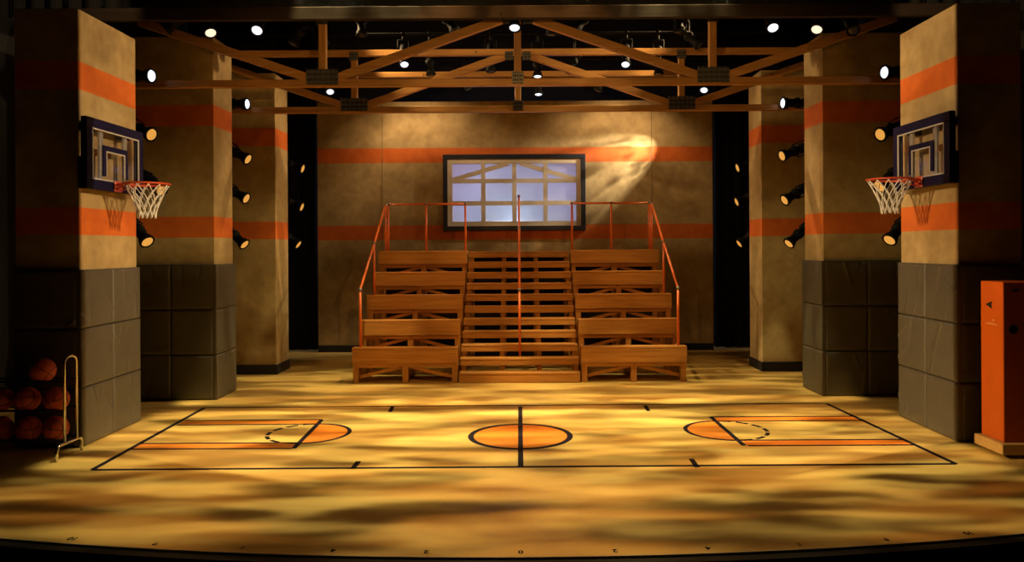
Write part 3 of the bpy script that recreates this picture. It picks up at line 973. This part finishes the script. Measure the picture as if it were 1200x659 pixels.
# ------------------------------------------------------------------ bleachers
RUN, RISE, ROWS = 0.55, 0.354, 5
BF = 11.25
def bleacher(s, label):
    xi, xo = 0.91, 2.47
    lo, hi = sorted((s * xi, s * xo))
    root = empty('bleacher_bank', ((lo + hi) / 2, BF + 1.3, 0))
    tag(root, label, 'bleachers', 'wooden seating banks')
    for i in range(ROWS):
        z = 0.53 + RISE * i
        y = BF + RUN * i
        ex = 0.0
        MB().box((lo, y - 0.012, z - 0.03), (hi, y + 0.15, z), 0.004).build('seat_board', M_pine, root)
        MB().box((lo + 0.002, y - 0.010, z - 0.235), (hi - 0.002, y + 0.022, z - 0.031), 0.003).build('front_board', M_pine, root)
        MB().box((lo + 0.09, y + 0.026, z - 0.298), (hi - 0.09, y + 0.06, z - 0.20), 0.003).build('frame_rail', M_pine, root)
        zb = 0.0
        for x in (lo + 0.05, (lo + hi) / 2, hi - 0.05):
            MB().box((x - 0.042, y + 0.024, zb), (x + 0.042, y + 0.064, z - 0.032), 0.003).build('leg', M_pinev, root)
            MB().box((x - 0.030, y + 0.25, zb), (x + 0.030, y + 0.288, z - 0.10), 0.003).build('leg', M_pinev, root)
        xm = (lo + hi) / 2
        for q, e in ((-1, lo + 0.10), (1, hi - 0.10)):
            MB().beam((xm + q * 0.05, y + 0.085, z - 0.29), (e, y + 0.085, max(0.09, z - 0.46)), 0.035, 0.05, 0.003).build('brace', M_pine, root)
        # boards tying the frames together front to back
        if i:
            for x in (lo + 0.05, hi - 0.05):
                MB().beam((x, y - RUN + 0.29, z - RISE - 0.08), (x, y + 0.03, z - RISE - 0.08), 0.03, 0.09, 0.003, (1, 0, 0)).build('tie_rail', M_pinev, root)
            MB().box((lo + 0.005, y - RUN + 0.10, z - RISE - 0.30), (hi - 0.005, y + 0.02, z - RISE - 0.27), 0.003).build('foot_board', M_pine, root)
    MB().box((lo + 0.004, BF + RUN * 4 + 0.30, 0.0), (hi - 0.004, BF + RUN * 4 + 0.312, 1.88), 0.0).build('added_gap_blackout', M_black, root)  # added black sheet behind the rows, only there to keep their gaps dark
    # hand rails
    xr = s * 2.36
    z_low, z_top = 1.38, 2.77
    yl, yt = BF + 0.08, BF + RUN * 4 + 0.10
    rail = MB().tube([(xr, yl, z_low), (xr, yt, z_top)], 0.019, 12).build('sloping_rail', M_orail, root)
    def pt(y): return z_low + (z_top - z_low) * (y - yl) / (yt - yl)
    ym = BF + RUN * 2 + 0.08
    for y, zb in ((yl, 0.53), (ym, 0.53 + RISE * 2), (yt, 0.53 + RISE * 4)):
        MB().tube([(xr, y, zb), (xr, y, pt(y))], 0.019, 12).build('rail_post', M_orail, root)
        MB().sphere((xr, y, pt(y)), 0.030, 12).build('rail_clamp', M_clamp, root)
    back = MB().tube([(xr, yt + 0.05, z_top + 0.01), (s * 0.92, yt + 0.05, z_top + 0.01)], 0.019, 12).build('back_rail', M_orail, root)
    for x in (xr - s * 0.035, s * 1.65, s * 0.95):
        MB().tube([(x, yt + 0.05, 0.53 + RISE * 4), (x, yt + 0.05, z_top + 0.01)], 0.019, 12).build('rail_post', M_orail, root)
        MB().sphere((x, yt + 0.05, z_top + 0.01), 0.028, 12).build('rail_clamp', M_clamp, root)


bleacher(-1, 'left bank of five wooden bleacher rows with orange hand rails')
bleacher(1, 'right bank of five wooden bleacher rows with orange hand rails')

st = empty('bleacher_stairs', (0.02, 12.5, 0))
tag(st, 'wide wooden centre stairs between the two bleacher banks', 'stairs')
SX = 0.895
for i in range(11):
    z = 0.155 + 0.177 * i
    y = 11.24 + 0.243 * i
    MB().box((-SX, y - 0.012, z - 0.028), (SX, y + 0.19, z), 0.004).build('tread', M_pine, st)
    fb = 0.004 if i == 0 else z - 0.108
    MB().box((-SX + 0.002, y - 0.006, fb), (SX - 0.002, y + 0.024, z - 0.029), 0.003).build('riser_board', M_pine, st)
for x in (-SX + 0.05, -0.27, 0.30, SX - 0.05):
    sg = MB()
    for i in range(11):
        z = 0.155 + 0.177 * i
        y = 11.24 + 0.243 * i
        sg.box((x - 0.034, y + 0.027, max(0, z - 0.21)), (x + 0.04, y + 0.26, z - 0.03), 0.002)
    sg.build('stringer', M_pinev, st)
    MB().box((x - 0.04, 13.70, 0), (x + 0.04, 13.78, 1.73), 0.003).build('rear_leg', M_pinev, st)
    MB().box((x - 0.04, 12.55, 0), (x + 0.04, 12.63, 0.82), 0.003).build('middle_leg', M_pinev, st)
MB().box((-SX + 0.004, 13.80, 0.0), (SX - 0.004, 13.812, 1.86), 0.0).build('added_gap_blackout', M_black, st)  # added sheet, blocks the lit wall so the openings between treads stay black
xh = 0.006
y0, y1 = 11.68, 13.82
z0h, z1h = 1.345, 1.345 + 0.7375 * (y1 - y0)
MB().tube([(xh, y0, z0h), (xh, y1, z1h)], 0.019, 12).build('sloping_rail', M_orail, st)
for y in (y0, 13.0, y1):
    i = int((y - 11.24) / 0.243)
    zz = z0h + 0.7375 * (y - y0)
    MB().tube([(xh, y, 0.155 + 0.177 * i), (xh, y, zz)], 0.019, 12).build('rail_post', M_orail, st)
    MB().sphere((xh, y, zz), 0.030, 12).build('rail_clamp', M_clamp, st)

# ------------------------------------------------------------------ hoops
def hoop(s, label):
    xp = s * 4.30
    y0, y1, z0, z1 = 7.57, 8.71, 2.615, 3.335
    ym = (y0 + y1) / 2
    root = empty('basketball_hoop', (s * 4.46, ym, z0))
    tag(root, label, 'basketball hoop', 'basketball hoops on the columns')
    def xb(a, b): return sorted((xp + s * a, xp + s * b))
    fr = MB()
    bwid = 0.10
    X0, X1 = xb(-0.02, 0.045)
    fr.box((X0, y0, z1 - bwid), (X1, y1, z1), 0.008); fr.box((X0, y0, z0), (X1, y1, z0 + bwid), 0.008)
    fr.box((X0, y0, z0 + bwid), (X1, y0 + bwid, z1 - bwid), 0.004); fr.box((X0, y1 - bwid, z0 + bwid), (X1, y1, z1 - bwid), 0.004)
    frame = fr.build('backboard_frame', M_navy, root)
    tr = MB()
    T0, T1 = xb(-0.022, -0.010)
    e = 0.014
    a0, a1, b0, b1 = y0 + bwid, y1 - bwid, z0 + bwid, z1 - bwid
    tr.box((T0, a0, b1 - e), (T1, a1, b1)); tr.box((T0, a0, b0), (T1, a1, b0 + e))
    tr.box((T0, a0, b0 + e), (T1, a0 + e, b1 - e)); tr.box((T0, a1 - e, b0 + e), (T1, a1, b1 - e))
    tr.build('white_border', M_trim, frame)
    A0, A1 = xb(0.0, 0.006)
    MB().box((A0, a0, b0), (A1, a1, b1)).build('clear_panel', M_acr, root)
    S0, S1 = xb(-0.009, -0.001)
    sq0, sq1, sqz0, sqz1, sw = ym - 0.245, ym + 0.245, b0 + 0.05, b0 + 0.37, 0.055
    sqm = MB()
    sqm.box((S0, sq0, sqz1 - sw), (S1, sq1, sqz1)); sqm.box((S0, sq0, sqz0), (S1, sq0 + sw, sqz1 - sw)); sqm.box((S0, sq1 - sw, sqz0), (S1, sq1, sqz1 - sw))
    square = sqm.build('shooter_square', M_navy, root)
    w_ = MB()
    q0, q1, qz = sq0 + sw, sq1 - sw, sqz1 - sw
    w_.box((S0, q0, qz - e), (S1, q1, qz)); w_.box((S0, q0, sqz0), (S1, q0 + e, qz - e)); w_.box((S0, q1 - e, sqz0), (S1, q1, qz - e))
    w_.build('square_border', M_trim, square)
    G0, G1 = xb(0.012, 0.04)
    for y in (ym - 0.24, ym + 0.24):
        MB().box((G0, y - 0.032, z0 + 0.05), (G1, y + 0.032, z1 - 0.05), 0.003).build('support_bar', M_grey, root)
    K0, K1 = sorted((xp + s * 0.045, s * 4.47))
    for y in (y0 + 0.22, y1 - 0.22):
        for z in (z0 + 0.03, z1 - 0.12):
            MB().box((K0, y - 0.04, z), (K1, y + 0.04, z + 0.08), 0.004).build('wall_bracket', M_navy, root)
    MB().box((min(xp + s * 0.04, xp + s * 0.075), y0 - 0.004, z0), (max(xp + s * 0.04, xp + s * 0.075), y0 + 0.07, z0 + 0.32), 0.006).build('side_bracket', M_navy, root)
    rc = Vector((s * 3.965, ym, 2.70))
    R = 0.228
    rim = MB().tube([rc + Vector((R * math.cos(2 * PI * k / 40), R * math.sin(2 * PI * k / 40), 0)) for k in range(40)], 0.011, 10, True).build('rim', M_rim, root)
    br = MB()
    P0, P1 = sorted((xp - s * 0.022, xp - s * 0.040))
    br.box((P0, ym - 0.075, rc.z - 0.085), (P1, ym + 0.075, rc.z + 0.03), 0.004)
    Q0, Q1 = sorted((xp - s * 0.040, s * (3.965 + R - 0.01)))
    br.box((Q0, ym - 0.06, rc.z - 0.012), (Q1, ym + 0.06, rc.z + 0.004), 0.002)
    for q in (-1, 1):
        br.tube([(xp - s * 0.04, ym + q * 0.065, rc.z - 0.06), (s * (3.965 + R * 0.75), ym + q * 0.11, rc.z - 0.012), (s * (3.965 + R * 0.2), ym + q * R * 0.98, rc.z - 0.006)], 0.008, 8)
    br.build('rim_bracket', M_rim, rim)
    nt = MB()
    N = 12
    def rad(t):
        return 0.218 * (1 - t) ** 1.5 + 0.082 * (1 - (1 - t) ** 1.5) + 0.012 * max(0, t - 0.8) * 5 * 0.5
    H = 0.35
    for k in range(N):
        for q in (-1, 1):
            p = []
            for j in range(13):
                t = j / 12
                tw = 2 * PI / N * 2.0 * t
                a = 2 * PI * k / N + q * tw
                p.append(rc + Vector((rad(t) * math.cos(a), rad(t) * math.sin(a), -0.012 - H * t + 0.006 * math.sin(k * 2.1) * t)))
            nt.tube(p, 0.005, 5)
    nt.build('net', M_net, rim)


hoop(-1, 'clear backboard with navy frame and white net on the left column')
hoop(1, 'clear backboard with navy frame and white net on the right column')

# ------------------------------------------------------------------ ball rack and balls
rk = empty('ball_rack', (-4.9, 7.41, 0))
tag(rk, 'three-tier ball rack with a chrome hairpin end, beside the padded left column', 'ball rack')
RX = -4.375
def hairpin(x, nm):
    ya, yb, zt = 7.33, 7.53, 0.97
    p = [(x, ya, 0.13), (x, ya, zt - 0.06)]
    for k in range(1, 8):
        a = PI - PI * k / 8
        p.append((x, 0.5 * (ya + yb) + 0.5 * (yb - ya) * math.cos(a), zt - 0.06 + 0.06 * math.sin(a)))
    p += [(x, yb, zt - 0.06), (x, yb, 0.13)]
    MB().tube(p, 0.0125, 12).build('end_frame', M_chrome, rk)
    q = [(x, 7.20, 0.0), (x, 7.205, 0.10), (x, 7.225, 0.13), (x, 7.26, 0.138), (x, 7.56, 0.138), (x, 7.595, 0.13), (x, 7.61, 0.10), (x, 7.615, 0.0)]
    MB().tube(q, 0.0145, 12).build('foot', M_chrome, rk)
hairpin(RX, 0); hairpin(-5.75, 1)
LEV = (0.17, 0.455, 0.735)
for z in LEV:
    for y in (7.34, 7.52):
        MB().tube([(RX, y, z), (-5.75, y, z)], 0.010, 8).build('shelf_rail', M_lamp, rk)
br_ = 0.119
BALLS = [
    (2, -4.645, 'orange basketball alone on the top tier of the rack'),
    (1, -4.515, 'orange basketball at the chrome end of the middle tier'),
    (1, -4.80, 'orange basketball second from the chrome end on the middle tier'),
    (1, -5.06, 'orange basketball at the left picture edge on the middle tier'),
    (0, -4.52, 'orange basketball at the chrome end of the bottom tier'),
    (0, -4.79, 'orange basketball second from the chrome end on the bottom tier'),
    (0, -5.06, 'orange basketball at the left picture edge on the bottom tier'),
]
proto = None
for lv, x, label in BALLS:
    z = LEV[lv] + math.sqrt((br_ + 0.010) ** 2 - 0.09 ** 2) + 0.001
    if proto is None:
        proto = MB().sphere((0, 0, 0), br_, 32).build('basketball', M_ball)
        o = proto
    else:
        o = proto.copy(); COL.objects.link(o)
    o.location = (x, 7.43, z)
    o.rotation_euler = (rnd.uniform(0, 6), rnd.uniform(0, 6), rnd.uniform(0, 6))
    tag(o, label, 'basketball', 'basketballs on the rack')

# ------------------------------------------------------------------ orange cabinet on its wooden base
cb = empty('orange_cabinet', (4.85, 7.35, 0))
tag(cb, 'tall orange cabinet on a low wooden base in front of the padded right column', 'cabinet')
MB().box((4.49, 7.10, 0.035), (5.25, 7.545, 0.135), 0.006).build('plinth', M_base, cb)
for x in (4.58, 5.16):
    for y in (7.17, 7.47):
        MB().tube([(x - 0.015, y, 0.02), (x + 0.015, y, 0.02)], 0.02, 12).build('caster', M_black, cb)
MB().box((4.545, 7.17, 0.136), (5.20, 7.515, 1.645), 0.008).build('cabinet_body', M_cart, cb)
mk = MB()
y_, z_ = 7.375, 1.42
tri = [(-0.055, 0.0), (0.045, 0.035), (0.035, -0.005), (0.045, -0.04)]
va = [mk.bm.verts.new((4.544 - q, y_ - a, z_ + b)) for q in (0, 0.003) for a, b in tri]
m_ = len(tri)
mk.bm.faces.new(va[:m_]); mk.bm.faces.new(va[m_:])
for k in range(m_): mk.bm.faces.new((va[k], va[(k + 1) % m_], va[m_ + (k + 1) % m_], va[m_ + k]))
mk.build('dark_mark', M_black, cb)
sc_ = MB()
sc_.box((4.5425, 7.25, 1.228), (4.5445, 7.43, 1.238)); sc_.box((4.5425, 7.29, 1.265), (4.5445, 7.33, 1.280)); sc_.box((4.5425, 7.30, 1.243), (4.5445, 7.40, 1.248))
sc_.build('pale_scuff', M_scuff, cb)
dm = MB().lathe([(0.035, 0), (0.045, 0.004), (0.045, 0.01)], Matrix.Translation((4.64, 7.169, 1.20)) @ Matrix.Rotation(PI / 2, 4, 'X'), 20)
dm.build('round_latch', M_black, cb)
MB().box((4.63, 7.164, 1.555), (4.70, 7.1695, 1.575), 0.001).build('vent_slot', M_black, cb)
MB().box((4.76, 7.145, 0.80), (4.79, 7.1695, 0.95), 0.004).build('handle', M_black, cb)
